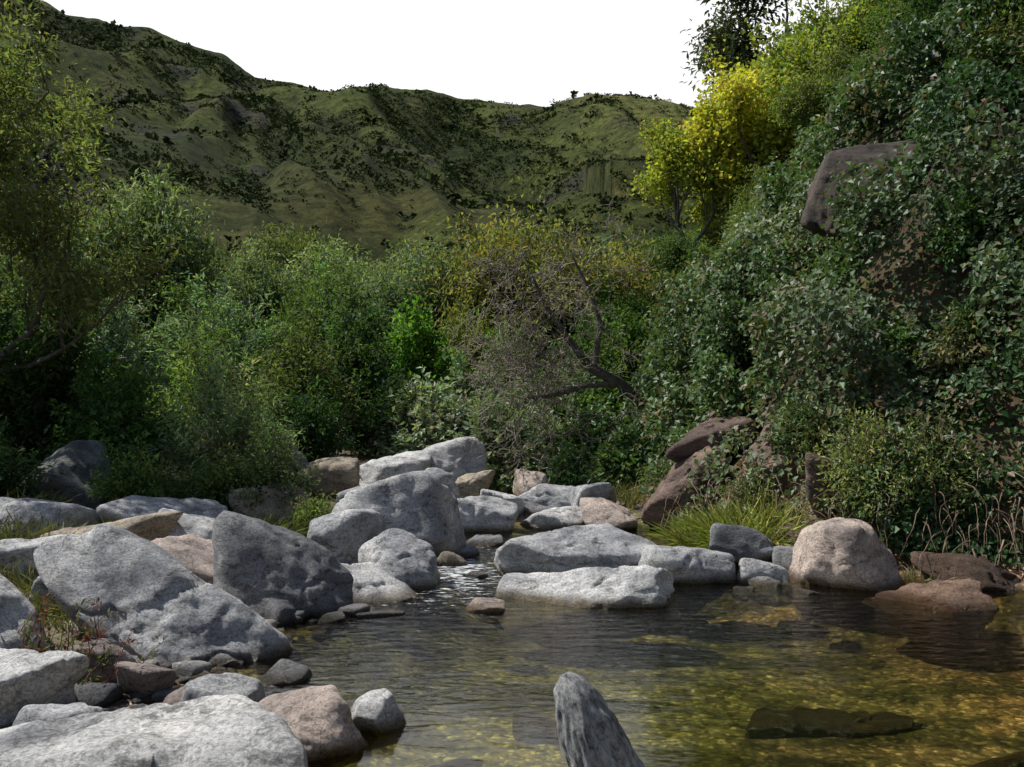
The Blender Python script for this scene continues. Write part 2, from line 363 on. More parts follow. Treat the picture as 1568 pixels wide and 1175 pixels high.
    mr = N(nd, 'ShaderNodeMapRange'); mr.inputs['To Min'].default_value = .06; mr.inputs['To Max'].default_value = 3.0; lk.new(am.outputs['Fac'], mr.inputs['Value']); lk.new(mr.outputs[0], bm.inputs['Distance'])
    lk.new(na.outputs[0], bm.inputs['Height'])
    b2 = N(nd, 'ShaderNodeBump'); b2.inputs['Strength'].default_value = .7; b2.inputs['Distance'].default_value = .02; b2.invert = True
    hm = N(nd, 'ShaderNodeMath', operation='MULTIPLY'); lk.new(vo.outputs['Distance'], hm.inputs[0]); lk.new(ab.outputs['Fac'], hm.inputs[1]); lk.new(hm.outputs[0], b2.inputs['Height'])
    lk.new(bm.outputs[0], b2.inputs['Normal']); lk.new(b2.outputs[0], p.inputs['Normal'])
    lk.new(p.outputs[0], out.inputs[0])
    me.materials.append(m)
    o = bpy.data.objects.new('terrain', me); bpy.context.scene.collection.objects.link(o)
build_terrain()

# ---------------------------------------------------------------- water
def build_water():
    xs = np.arange(-7, 16.01, .5); ys = np.arange(-12, 12.6, .5)
    X, Y = np.meshgrid(xs, ys); V = np.stack([X, Y, 0*X], -1).reshape(-1, 3); nx = len(xs)
    i = np.arange(len(ys)-1)[:, None]; j = np.arange(nx-1)[None]
    F = np.stack([i*nx+j, i*nx+j+1, (i+1)*nx+j+1, (i+1)*nx+j], -1).reshape(-1, 4)
    b = Bk(); b.add(V, F, (.1, .1, .1))
    m, nt, nd, lk = newmat('river_water_surface')
    out = N(nd, 'ShaderNodeOutputMaterial'); g = N(nd, 'ShaderNodeNewGeometry')
    mp = N(nd, 'ShaderNodeMapping'); mp.inputs['Scale'].default_value = (1.0, 2.3, 1); lk.new(g.outputs['Position'], mp.inputs['Vector'])
    n1 = N(nd, 'ShaderNodeTexNoise'); n1.inputs['Scale'].default_value = 5; n1.inputs['Detail'].default_value = 5; n1.inputs['Roughness'].default_value = .5; n1.inputs['Distortion'].default_value = .8; lk.new(mp.outputs[0], n1.inputs['Vector'])
    sy = N(nd, 'ShaderNodeSeparateXYZ'); lk.new(g.outputs['Position'], sy.inputs[0])
    mr = N(nd, 'ShaderNodeMapRange', interpolation_type='SMOOTHSTEP'); mr.inputs['From Min'].default_value = 4.6; mr.inputs['From Max'].default_value = 7.0; mr.inputs['To Min'].default_value = .07; mr.inputs['To Max'].default_value = .9; lk.new(sy.outputs['Y'], mr.inputs['Value'])
    bp = N(nd, 'ShaderNodeBump'); bp.inputs['Distance'].default_value = .05; lk.new(mr.outputs[0], bp.inputs['Strength']); lk.new(n1.outputs[0], bp.inputs['Height'])
    fr = N(nd, 'ShaderNodeFresnel'); fr.inputs['IOR'].default_value = 1.33; lk.new(bp.outputs[0], fr.inputs['Normal'])
    tr = N(nd, 'ShaderNodeBsdfTransparent'); tr.inputs['Color'].default_value = (.78, .765, .56, 1)
    gl = N(nd, 'ShaderNodeBsdfGlossy'); gl.inputs['Roughness'].default_value = .02; gl.inputs['Color'].default_value = (1, 1, 1, 1); lk.new(bp.outputs[0], gl.inputs['Normal'])
    mx = N(nd, 'ShaderNodeMixShader'); lk.new(fr.outputs[0], mx.inputs[0]); lk.new(tr.outputs[0], mx.inputs[1]); lk.new(gl.outputs[0], mx.inputs[2])
    sub = N(nd, 'ShaderNodeVectorMath', operation='SUBTRACT'); lk.new(g.outputs['Position'], sub.inputs[0]); sub.inputs[1].default_value = (-.45, 8.4, 0)
    dv = N(nd, 'ShaderNodeVectorMath', operation='DIVIDE'); lk.new(sub.outputs[0], dv.inputs[0]); dv.inputs[1].default_value = (.5, 1.5, 1)
    ln = N(nd, 'ShaderNodeVectorMath', operation='LENGTH'); lk.new(dv.outputs[0], ln.inputs[0])
    n2 = N(nd, 'ShaderNodeTexNoise'); n2.inputs['Scale'].default_value = 9; n2.inputs['Detail'].default_value = 7; n2.inputs['Roughness'].default_value = .7; lk.new(mp.outputs[0], n2.inputs['Vector'])
    sb = N(nd, 'ShaderNodeMath', operation='MULTIPLY_ADD'); lk.new(ln.outputs['Value'], sb.inputs[0]); sb.inputs[1].default_value = -.14; lk.new(n2.outputs[0], sb.inputs[2])
    fm = N(nd, 'ShaderNodeMapRange', interpolation_type='SMOOTHSTEP'); fm.inputs['From Min'].default_value = .44; fm.inputs['From Max'].default_value = .54; fm.inputs['To Max'].default_value = .75; lk.new(sb.outputs[0], fm.inputs['Value'])
    df = N(nd, 'ShaderNodeBsdfDiffuse'); df.inputs['Color'].default_value = (.75, .77, .78, 1)
    m2 = N(nd, 'ShaderNodeMixShader'); lk.new(fm.outputs[0], m2.inputs[0]); lk.new(mx.outputs[0], m2.inputs[1]); lk.new(df.outputs[0], m2.inputs[2]); lk.new(m2.outputs[0], out.inputs[0])
    b.build('river_water', [m], (0,))
build_water()

# ---------------------------------------------------------------- boulders
ICO = {}
def ico(sub):
    if sub not in ICO:
        bm = bmesh.new(); bmesh.ops.create_icosphere(bm, subdivisions=sub, radius=1)
        ICO[sub] = (np.array([v.co[:] for v in bm.verts]), np.array([[v.index for v in f.verts] for f in bm.faces])); bm.free()
    return ICO[sub]
def rock_arr(seed, sub, hs, tilt=0, rz=0, tx=0, npl=9, p=18, rough=1.0):
    rng = np.random.RandomState(seed); D, F = ico(sub)
    n = unit(rng.normal(0, 1, (npl, 3))); d = rng.uniform(.62, .98, npl)
    ax = np.concatenate([np.eye(3), -np.eye(3)]); n = np.concatenate([n, unit(ax+rng.normal(0, .25, (6, 3)))]); d = np.concatenate([d, rng.uniform(.82, 1.0, 6)])
    q = np.maximum(D@n.T, 0)/d
    r = (q**p).sum(1)**(-1/p)
    o = rng.uniform(0, 50, 3)
    if sub > 3:
        r = r*(1+rough*(.20*(fbm(D[:, 0]*1.6+o[0], D[:, 1]*1.6+o[1], D[:, 2]*1.6+o[2], 3, 1)-.5)))
    V = D*r[:, None]*np.array(hs)
    if sub > 3:
        a = V.copy()
        rf = fbm(a[:, 0]*9+o[0], a[:, 1]*9+o[1], a[:, 2]*9+o[2], 4, 2)-.5
        rg = np.abs(fbm(a[:, 0]*2.6+o[1], a[:, 1]*2.6+o[2], a[:, 2]*2.6+o[0], 3, 6)-.5)
        V = V+D*(rf*.06*rough-np.maximum(.03-rg, 0)*.9*rough)[:, None]*min(1, max(hs)*2)
    M = np.array(Euler((math.radians(tx), math.radians(tilt), 0)).to_matrix()); M2 = np.array(Euler((0, 0, math.radians(rz))).to_matrix())
    return V@M.T@M2.T, F
GREY = (.55, .555, .565); PALE = (.70, .70, .69); PINK = (.58, .48, .42); TAN = (.48, .41, .32); DARK = (.29, .295, .305); RED = (.22, .155, .125); GG = (.24, .255, .23)
def boulder(x, y, z, hx, hy, hz, tilt=0, rz=0, tint=GREY, seed=1, tx=0, npl=9, name='boulder', p=15, rough=1.0):
    V, F = rock_arr(seed, 6 if max(hx, hy)*60/y > 5 else 5, (hx*1.02, hy*1.02, hz*1.04), tilt, rz, tx, npl, p, rough)
    b = Bk(); b.add(V, F, tint); o = b.build(name, [MAT_ROCK], (0,)); o.location = (x, y, z); return o
RK = [
 (-1.32, 2.85, .14, .60, .5, .42, 8, 10, PALE, 3), (-1.90, 5.9, .02, .84, .48, .42, 22, -12, GREY, 12), (-2.3, 7.3, .14, .58, .42, .36, 14, 0, PINK, 5),
 (-1.62, 6.95, .08, .46, .4, .43, 8, 20, DARK, 6), (-1.08, 7.45, -.02, .42, .34, .20, 20, -20, PALE, 7), (-.93, 7.85, .07, .35, .3, .35, -12, 15, GREY, 8),
 (-1.05, 9.35, .24, .64, .55, .52, 6, 30, GREY, 9), (-1.55, 8.75, .18, .45, .38, .37, 0, 60, GREY, 10), (.55, 8.5, .04, .88, .5, .37, 4, 5, GREY, 11),
 (.64, 7.4, -.03, .82, .40, .27, -10, 0, PALE, 14), (-.17, 6.98, .0, .17, .12, .07, 0, 0, PINK, 15), (1.45, 8.1, .06, .40, .3, .29, 8, 0, GREY, 16),
 (2.03, 8.0, .01, .22, .19, .17, 0, 0, PALE, 17), (2.12, 8.85, .06, .32, .24, .2, 0, 0, DARK, 18), (2.45, 8.55, .04, .17, .2, .17, 0, 0, DARK, 19),
 (2.72, 8.0, .14, .48, .4, .42, -8, 20, PINK, 20), (-2.95, 5.55, .22, .38, .36, .34, 0, 0, GREY, 22), (-2.2, 5.25, .08, .25, .16, .15, 0, 0, PINK, 23),
 (-1.86, 5.05, .06, .13, .11, .12, 0, 0, PINK, 24), (-1.4, 4.7, .04, .2, .16, .13, 0, 30, GREY, 25), (-.93, 4.35, .04, .3, .22, .2, 0, -15, PINK, 26),
 (-.62, 4.62, .03, .14, .12, .13, 0, 40, PALE, 27), (-2.45, 4.6, .12, .4, .32, .22, 0, 0, PALE, 28), (-3.2, 9.3, .28, .62, .42, .34, 8, 10, GREY, 29),
 (-4.75, 10.4, .45, .52, .45, .52, -10, 0, GG, 30), (-4.4, 8.8, .26, .55, .4, .34, 10, 0, GREY, 31), (-2.35, 12.5, .30, .45, .4, .4, 0, 0, TAN, 32),
 (-1.8, 13.4, .22, .62, .45, .40, 0, 20, PALE, 33), (-.95, 14, .32, .62, .45, .5, -14, 0, GREY, 34), (-1.0, 12.4, .22, .34, .3, .33, 0, 0, GREY, 35),
 (-.55, 13, .18, .2, .22, .32, 0, 0, TAN, 36), (-.4, 11, .12, .5, .35, .28, 8, 0, GREY, 37), (-.08, 12.2, .1, .30, .25, .2, 0, 0, PALE, 38),
 (.58, 12.4, .12, .52, .35, .24, 4, 0, GREY, 39), (.32, 13.4, .18, .24, .25, .34, 0, 0, PINK, 40), (.45, 11.2, .03, .38, .28, .17, 0, 0, PALE, 41),
 (1.12, 11, .08, .3, .3, .22, 0, 0, PINK, 42), (-3.5, 8.0, .2, .38, .3, .26, 0, 30, TAN, 43), (-3.75, 7.2, .16, .45, .35, .3, 0, 0, GREY, 44),
 (-2.75, 8.3, .22, .4, .3, .24, 0, 0, PALE, 45), (-2.0, 8.1, .16, .3, .25, .22, 0, 0, GREY, 46), (-3.1, 12.6, .5, .4, .35, .45, 0, 0, GG, 47),
 (-3.0, 6.6, .15, .27, .2, .2, 0, 0, GREY, 48), (-.3, 9.9, -.02, .2, .18, .1, 0, 0, DARK, 50),
 (-.55, 8.75, .0, .16, .12, .11, 0, 0, TAN, 52), (-.42, 9.2, .0, .14, .12, .1, 0, 0, GREY, 53), (-.33, 8.2, -.03, .12, .1, .08, 0, 0, DARK, 54),
 (1.0, 12.0, .18, .3, .25, .25, 0, 0, GREY, 55), (-1.6, 11.2, .22, .4, .3, .3, 0, 0, GREY, 56), (-2.6, 10.6, .3, .4, .3, .28, 0, 0, TAN, 57),
 (-1.25, 5.35, -.03, .16, .13, .09, 0, 0, DARK, 59), (-1.65, 4.35, .02, .16, .14, .1, 0, 0, TAN, 60), (-1.15, 3.95, .0, .14, .12, .09, 0, 0, GREY, 61), (-2.0, 4.3, .06, .2, .17, .14, 0, 0, GREY, 62),
 (-.85, 6.9, -.05, .14, .1, .07, 0, 0, DARK, 63), (2.3, 7.6, -.04, .13, .1, .07, 0, 0, DARK, 64), (1.8, 7.7, -.04, .1, .09, .06, 0, 0, GREY, 65),
]
for r in RK: boulder(*r)
for r in [(1.9, 5.8, -.45, .5, .16, .15, 0, 6, (.2, .17, .12), 90), (1.25, 4.85, -.46, .34, .12, .13, 0, -5, (.2, .17, .12), 91), (2.7, 5.2, -.46, .3, .13, .13, 0, 0, (.26, .2, .14), 92), (.2, 5.6, -.42, .2, .11, .12, 0, 0, (.26, .2, .14), 93), (.85, 4.15, -.46, .14, .09, .1, 0, 0, (.2, .17, .12), 94), (2.0, 4.2, -.47, .18, .09, .12, 0, 10, (.26, .2, .14), 95), (-.3, 5.0, -.40, .18, .11, .11, 0, 30, (.2, .17, .12), 96)]:
    boulder(*r, name='submerged_rock')
for r in [(1.95, 10.9, .38, .62, .4, .28, -40, -20, RED, 71), (2.75, 10.2, .78, .46, .4, .38, -20, 20, (.26, .18, .145), 72), (3.3, 9.4, .5, .4, .4, .35, 0, 0, RED, 73), (2.65, 9.15, .16, .48, .3, .2, -15, 0, (.24, .17, .13), 77), (2.4, 11.5, .95, .48, .4, .36, -30, 0, (.17, .12, .1), 78)]:
    boulder(*r, name='bank_rock', p=26, rough=1.5)
boulder(4.5, 12.55, 4.08, .98, .7, .72, -16, 12, (.105, .085, .07), 88, npl=16, name='rock_outcrop', p=40, rough=1.0)
boulder(3.1, 7.25, -.05, .46, .34, .17, -12, 10, (.26, .17, .12), 82, name='earth_mound', rough=1.6)
boulder(3.75, 7.95, .0, .45, .35, .22, 0, 10, (.13, .085, .06), 83, name='earth_mound', rough=1.6)
def pebbles():
    rng = np.random.RandomState(5); b = Bk(); n = 1000
    u = rng.rand(n); y = np.where(u < .75, rng.uniform(3.2, 11, n), rng.uniform(8, 13, n)); x = np.where(u < .75, np.interp(y, LY, LX)-rng.exponential(.7, n)+.3, rng.uniform(-1.5, 2, n))
    z = H(x, y)
    for i in range(n):
        s = rng.uniform(.02, .055)*(1+(rng.rand() < .15)*1.4)
        V, F = rock_arr(rng.randint(1e6), 2 if s < .06 else 3, (s*rng.uniform(.8, 1.4), s, s*rng.uniform(.5, .8)), 0, rng.uniform(0, 360), 0, 5, 8, .6)
        c = np.array([GREY, PALE, PINK, TAN, DARK][rng.randint(5)])*.7
        if z[i] < -.1: c = np.array(c)*np.array([.6, .5, .35])
        b.add(V+np.array([x[i], y[i], z[i]+s*.2]), F, c)
    b.build('river_pebbles', [MAT_ROCK], (0,))
pebbles()

def driftwood():
    b = Bk()
    ax0 = np.array([.66, 3.05, -.50]); ax1 = np.array([.16, 3.0, .72]); n = 120; s = 72
    t = np.linspace(0, 1, n); a = np.arange(s)*2*math.pi/s
    T, A = np.meshgrid(t, a, indexing='ij')
    d = unit(ax1-ax0); u = unit(np.cross(d, [0, 1, 0])); v = np.cross(d, u)
    r = np.interp(T, [0, .5, .78, .88, .94, .975, 1], [.155, .125, .102, .080, .063, .046, .014])
    cx = np.cos(A); cy = np.sin(A)
    r = r*(1+.12*np.sin(2*A+1)+.08*np.sin(3*A+T*3))
    r = r*(1+.5*(fbm(cx*1.5+5, cy*1.5+5, T*9, 4, 3)-.5)+.16*(fbm(cx*5+5, cy*5+5, T*24, 3, 5)-.5)) - .007*np.abs(np.sin(A*5+3*fbm(cx, cy, T*4, 2, 1)*4))
    bend = .03*np.sin(T*9)[..., None]*v
    Pp = ax0+d*(T*np.linalg.norm(ax1-ax0))[..., None]+bend+(u*cx[..., None]+v*cy[..., None])*r[..., None]
    V = Pp.reshape(-1, 3); i = np.arange(n-1)[:, None]; j = np.arange(s)[None]; k = (j+1) % s
    F = np.stack([i*s+j, i*s+k, (i+1)*s+k, (i+1)*s+j], -1).reshape(-1, 4); F = np.concatenate([F[:, [0, 1, 2]], F[:, [0, 2, 3]]])
    cap = np.array([[(n-1)*s, (n-1)*s+q, (n-1)*s+q+1] for q in range(1, s-1)]); F = np.concatenate([F, cap])
    b.add(V, F, (.36, .35, .34), 0)
    m, nt, nd, lk = newmat('weathered_wood'); out = N(nd, 'ShaderNodeOutputMaterial'); p = N(nd, 'ShaderNodeBsdfPrincipled'); p.inputs['Roughness'].default_value = .85
    g = N(nd, 'ShaderNodeNewGeometry'); mp = N(nd, 'ShaderNodeMapping'); mp.inputs['Rotation'].default_value = (0, math.radians(21), 0); lk.new(g.outputs['Position'], mp.inputs['Vector'])
    m2 = N(nd, 'ShaderNodeMapping'); m2.inputs['Scale'].default_value = (38, 38, 22); lk.new(mp.outputs[0], m2.inputs['Vector'])
    no = N(nd, 'ShaderNodeTexNoise'); no.inputs['Scale'].default_value = 1; no.inputs['Detail'].default_value = 9; no.inputs['Roughness'].default_value = .8; no.inputs['Distortion'].default_value = .3; lk.new(m2.outputs[0], no.inputs['Vector'])
    r = ramp(nd, [(.36, (.04, .038, .036)), (.45, (.26, .255, .25)), (.55, (.52, .515, .50)), (.68, (.75, .74, .72))]); lk.new(no.outputs[0], r.inputs[0]); lk.new(r.outputs[0], p.inputs['Base Color'])
    bp = N(nd, 'ShaderNodeBump'); bp.inputs['Strength'].default_value = 1.0; bp.inputs['Distance'].default_value = .02; lk.new(no.outputs[0], bp.inputs['Height']); lk.new(bp.outputs[0], p.inputs['Normal']); lk.new(p.outputs[0], out.inputs[0])
    b.build('driftwood_log', [m], (0,))
driftwood()

# ---------------------------------------------------------------- trees
def gz(x, y): return float(H(np.array([float(x)]), np.array([float(y)]))[0])
GRN = (.075, .12, .04); GRYG = (.19, .23, .15); OLV = (.15, .165, .06); YGR = (.19, .205, .065)
protos = [
 (tree_mesh('grey_willow_a', 1, 5.2, GRYG, .15, .055, trunk_n=4, col2=(.10, .14, .06)), 'willow_tree'),
 (tree_mesh('grey_willow_b', 2, 5.2, (.125, .165, .08), .15, .055, trunk_n=4, col2=OLV), 'willow_tree'),
 (tree_mesh('green_tree_c', 3, 5.2, GRN, .15, .075, trunk_n=4, col2=(.05, .09, .025)), 'alder_tree'),
 (tree_mesh('yellowgreen_tree_d', 4, 5.0, YGR, .13, .06, 75, trunk_n=4, col2=(.16, .135, .06)), 'poplar_tree'),
]
def zrange(me):
    a = np.empty(len(me.vertices)*3, np.float32); me.vertices.foreach_get('co', a); a = a.reshape(-1, 3); return np.percentile(a[:, 2], 99.5)
PH = [zrange(p[0]) for p in protos]
rng = np.random.RandomState(33)
def T(pi, x, y, top, s=None, rz=None):
    g = gz(x, y); k = (top-g)/PH[pi]; s = k if s is None else s*k
    put(protos[pi][1], protos[pi][0], (x, y, g), rng.uniform(0, 360) if rz is None else rz, s, k)
T(0, -8.8, 25, 6.6, .75); T(1, -11.2, 24, 5.4, .85); T(0, -6.9, 27, 5.2, .7); T(1, -12.8, 22, 5.1, .9)
for x, y, top, pi in [(-5.5, 30, 5.6, 0), (-3.6, 32, 6.0, 0), (-8.5, 36, 7.2, 1), (-6.2, 38, 6.7, 0), (-11, 34, 6.2, 2), (-14, 34, 6.8, 0), (-16, 40, 7.8, 1), (-19, 40, 7.2, 2), (-20, 48, 8, 0), (-1.8, 30, 5.8, 2),
                      (-4.8, 24, 4.3, 2), (-3.0, 23, 4.1, 0), (-6.5, 21, 3.7, 2), (-8.6, 20, 3.6, 1), (-10.5, 19, 3.6, 0), (-1.9, 24, 4.8, 0), (-1.0, 25, 5.2, 3), (-.2, 24, 5.3, 3), (.9, 23.5, 5.6, 3), (.3, 27, 5.2, 1), (1.7, 26, 4.9, 2),
                      (2.6, 27, 5.4, 2), (3.5, 26, 5.3, 2), (4.3, 27, 5.6, 1), (2.4, 22, 3.9, 2), (3.3, 32, 6.0, 0), (5.0, 33, 6.4, 2), (1.2, 34, 5.8, 0), (-.6, 38, 6.4, 1), (6.5, 44, 7, 2), (3.8, 46, 7, 1), (-3, 48, 7.6, 2), (-7, 50, 7.4, 0), (-12, 50, 7.8, 2)]:
    T(pi, x, y, top, rng.uniform(.7, .95))
for i in range(14):
    y = rng.uniform(55, 85); x = rng.uniform(-.55, .22)*y; T(rng.choice([1, 2, 2]), x, y, gz(x, y)+rng.uniform(3.5, 5.5))
ay = tree_mesh('autumn_poplar_tree', 51, 8.6, (.50, .45, .08), .13, .10, 70, 4, spread=.5, upb=.5, sig=.2, trunk_n=3, col2=(.28, .31, .07), lean=(-.08, 0), first=.30)
put('autumn_poplar_tree', ay, (6.0, 25.5, gz(6.0, 25.5)-.2), 0, 1.02)
put('autumn_poplar_tree', ay, (5.3, 25.0, gz(5.3, 25.0)-.2), 100, .78)
put('autumn_poplar_tree', tree_mesh('autumn_poplar_tree', 52, 6.5, (.22, .26, .07), .13, .10, 100, 3, spread=.55, upb=.4, sig=.24, trunk_n=4, col2=(.14, .19, .06)), (7.2, 24, gz(7.2, 24)-.2))
hillt = tree_mesh('hill_tree', 53, 4.2, (.13, .175, .065), .11, .055, 100, 3, trunk_n=4, sig=.2, col2=(.15, .17, .06), first=.33)
hillt2 = tree_mesh('hill_tree_dark', 54, 4.2, (.06, .105, .037), .11, .065, 100, 3, trunk_n=4, sig=.2, col2=(.09, .13, .04), first=.33)
for x, y, s, m in [(8.6, 23, 1.0, hillt), (9.8, 22, .95, hillt), (8.2, 19, .75, hillt2), (9.7, 18.5, .9, hillt), (11, 21, 1.1, hillt2), (8.2, 16, .7, hillt), (9.3, 15.5, .8, hillt2), (7.0, 20.5, .65, hillt), (12.5, 24, 1.2, hillt), (7.6, 28, 1.0, hillt2), (10.5, 28, 1.2, hillt), (5.2, 21, .6, hillt), (4.6, 24, .75, hillt2), (8.0, 13.3, .7, hillt2), (10, 14, .9, hillt), (6.9, 17.3, .55, hillt)]:
    put('hillside_tree', m, (x, y, gz(x, y)-.1), rng.uniform(0, 360), s)
put('dark_cypress_tree', tree_mesh('dark_cypress_tree', 57, 8.5, (.05, .065, .034), .22, .08, 150, 4, spread=.6, sig=.3, upb=.1, col2=(.05, .07, .035)), (8.6, 31, gz(8.6, 31)+.4), 0, 1.1)
put('overhanging_willow_tree', tree_mesh('overhanging_willow_tree', 61, 7.6, (.125, .155, .07), .095, .034, 60, 5, spread=.6, upb=.25, sig=.14, trunk_n=2, lean=(-.08, 0), col2=(.14, .155, .075), kids=(3, 3), first=.32), (-6.3, 11.2, gz(-6.3, 11.2)), 0, 1.08)
def bare_tree():
    b = Bk(); rg = np.random.RandomState(8); segs = []; tips = []
    main = np.array([[2.4, 15.3, .5], [1.95, 14.6, 1.3], [1.6, 14.4, 1.62], [1.15, 14.3, 1.85], [.8, 14.3, 2.3], [.5, 14.3, 2.75], [.3, 14.4, 3.2]])
    tube(b, main, [.11, .1, .085, .07, .05, .035, .02], (.10, .08, .065), 1, 8)
    low = np.array([[1.6, 14.4, 1.62], [1.1, 14.2, 1.60], [.6, 14.1, 1.45], [.1, 14.0, 1.4]]); tube(b, low, [.055, .045, .035, .02], (.11, .09, .07), 1, 6)
    up2 = np.array([[1.2, 14.3, 1.85], [1.3, 14.4, 2.5], [1.15, 14.5, 3.0], [.9, 14.5, 3.5]]); tube(b, up2, [.05, .04, .03, .015], (.11, .09, .07), 1, 6)
    for line, n in ((main, 20), (low, 13), (up2, 8)):
        for i in range(n):
            t = rg.uniform(.35, 1)*(len(line)-1); q = np.array([np.interp(t, range(len(line)), line[:, c]) for c in range(3)])
            grow(rg, q, unit(rg.normal(0, .6, 3)+np.array([-.9, -.2, .1])), rg.uniform(.45, .85), .015, 3, segs, tips, .6, .0, (3, 4), .25)
    for pts, rad, dp in segs: tube(b, pts, np.maximum(rad*.8, .0044), np.array((.27, .225, .19))*(1+rg.normal(0, .15)), 1, 3)
    for pts, dd, L in tips:
        if rg.rand() < .75: continue
        m = 3; P = pts[rg.randint(0, len(pts), m)]+rg.normal(0, .03, (m, 3))
        leaves(b, P, rg.normal(0, 1, (m, 3)), np.full(m, .05), np.full(m, .025), colors(rg, (.2, .19, .07), m), rg)
    b.build('leaning_bare_tree', [MAT_LEAF, MAT_BARK], (1,))
bare_tree()

# ---------------------------------------------------------------- shrubs
def shrub(name, items, seed, mat=MAT_LEAF):
    b = Bk(); rg = np.random.RandomState(seed)
    for it in items:
        x, y, R, h, ns, ml, lL, lW, col = it[:9]; kw = dict(it[9]) if len(it) > 9 else {}
        bush(b, rg, (x, y, gz(x, y)+kw.pop('dz', -.05)), R, h, ns, ml, lL, lW, col, **kw)
    b.build(name, [mat, MAT_BARK], (1,))
shrub('willow_shrub', [(-3.4, 11.6, .85, 1.7, 150, 70, .09, .022, (.25, .29, .18), dict(svar=.3))], 1)
shrub('willow_shrub', [(-4.1, 13.5, 1.0, 2.2, 150, 65, .10, .03, (.09, .135, .05))], 2)
shrub('willow_shrub', [(-2.6, 10.6, .5, 1.1, 100, 50, .065, .018, (.16, .19, .09))], 3)
shrub('green_shrub', [(-5.9, 12.5, 1.1, 2.2, 150, 70, .11, .045, (.065, .115, .04))], 4)
shrub('green_shrub', [(-4.7, 11.6, .8, 1.5, 130, 65, .09, .038, (.07, .125, .04))], 5)
shrub('green_shrub', [(-7.4, 13.6, 1.2, 2.7, 150, 70, .12, .05, (.08, .135, .07))], 6)
shrub('bluish_shrub', [(-6.6, 15.5, 1.2, 3.0, 150, 70, .125, .038, (.17, .23, .185))], 7)
shrub('bluish_shrub', [(-4.9, 16.5, 1.2, 3.0, 150, 70, .125, .038, (.14, .195, .15))], 8)
shrub('green_shrub', [(-3.2, 15.2, .9, 2.3, 150, 60, .10, .036, (.125, .14, .055), dict(twcol=(.2, .12, .06)))], 9)
shrub('green_shrub', [(-2.6, 17, 1.0, 2.7, 150, 60, .11, .048, (.055, .10, .035))], 10)
shrub('bright_green_shrub', [(-1.75, 18.0, .8, 2.7, 160, 70, .12, .06, (.13, .235, .045)), (-1.2, 18.3, .6, 2.0, 90, 60, .12, .06, (.12, .21, .04))], 11)
shrub('green_shrub', [(-3.5, 18.8, 1.2, 3.4, 150, 70, .12, .048, (.09, .135, .06))], 12)
shrub('green_shrub', [(-5.2, 9.6, .6, 1.0, 90, 50, .07, .03, (.09, .14, .05)), (-5.9, 8.8, .6, 1.1, 90, 50, .07, .03, (.11, .15, .06))], 13)
shrub('low_shrub', [(-2.0, 9.9, .3, .5, 50, 40, .05, .02, (.13, .17, .06)), (-3.9, 10.2, .5, .8, 90, 45, .06, .024, (.10, .15, .055)), (-3.2, 10.6, .4, .8, 80, 45, .06, .024, (.12, .17, .065))], 14)
shrub('green_shrub', [(-9.3, 15.5, 1.3, 3.1, 160, 70, .13, .055, (.08, .135, .06)), (-8.4, 11.8, 1.1, 2.1, 140, 60, .11, .045, (.065, .115, .038))], 15)
shrub('green_shrub', [(-1.9, 15.8, .8, 1.5, 130, 50, .09, .04, (.045, .08, .03)), (-2.9, 14.0, .7, 1.3, 120, 50, .08, .034, (.05, .095, .03))], 16)
CB = [(-1.3, 15.6, .9, 1.45), (-.4, 15.2, .9, 1.5), (.5, 15.0, .9, 1.45), (1.2, 14.7, .7, 1.15), (.0, 16.6, 1.1, 1.9), (1.0, 16.6, 1.0, 1.8), (-.7, 17.2, 1.0, 2.0), (.9, 13.9, .5, .7), (1.6, 13.3, .5, .8), (.0, 14.7, .6, .8)]
shrub('bramble_thicket', [(x, y, R, h, 200, 45, .12, .065, c) for (x, y, R, h), c in zip(CB, [(.26, .31, .20), (.25, .305, .19), (.24, .295, .18), (.12, .19, .07), (.19, .25, .13), (.10, .17, .06), (.19, .25, .14), (.12, .18, .07), (.10, .15, .055), (.22, .27, .16)])], 17, MAT_IVY)
shrub('stream_shrub', [(.1, 20, 1.2, 3.0, 150, 70, .12, .055, (.085, .14, .045)), (1.4, 19, 1.1, 2.6, 150, 70, .12, .055, (.07, .125, .035)), (-.9, 21, 1.2, 3.2, 150, 70, .12, .045, (.14, .16, .06)), (2.2, 18, 1.0, 2.2, 150, 60, .11, .055, (.06, .105, .03))], 18)

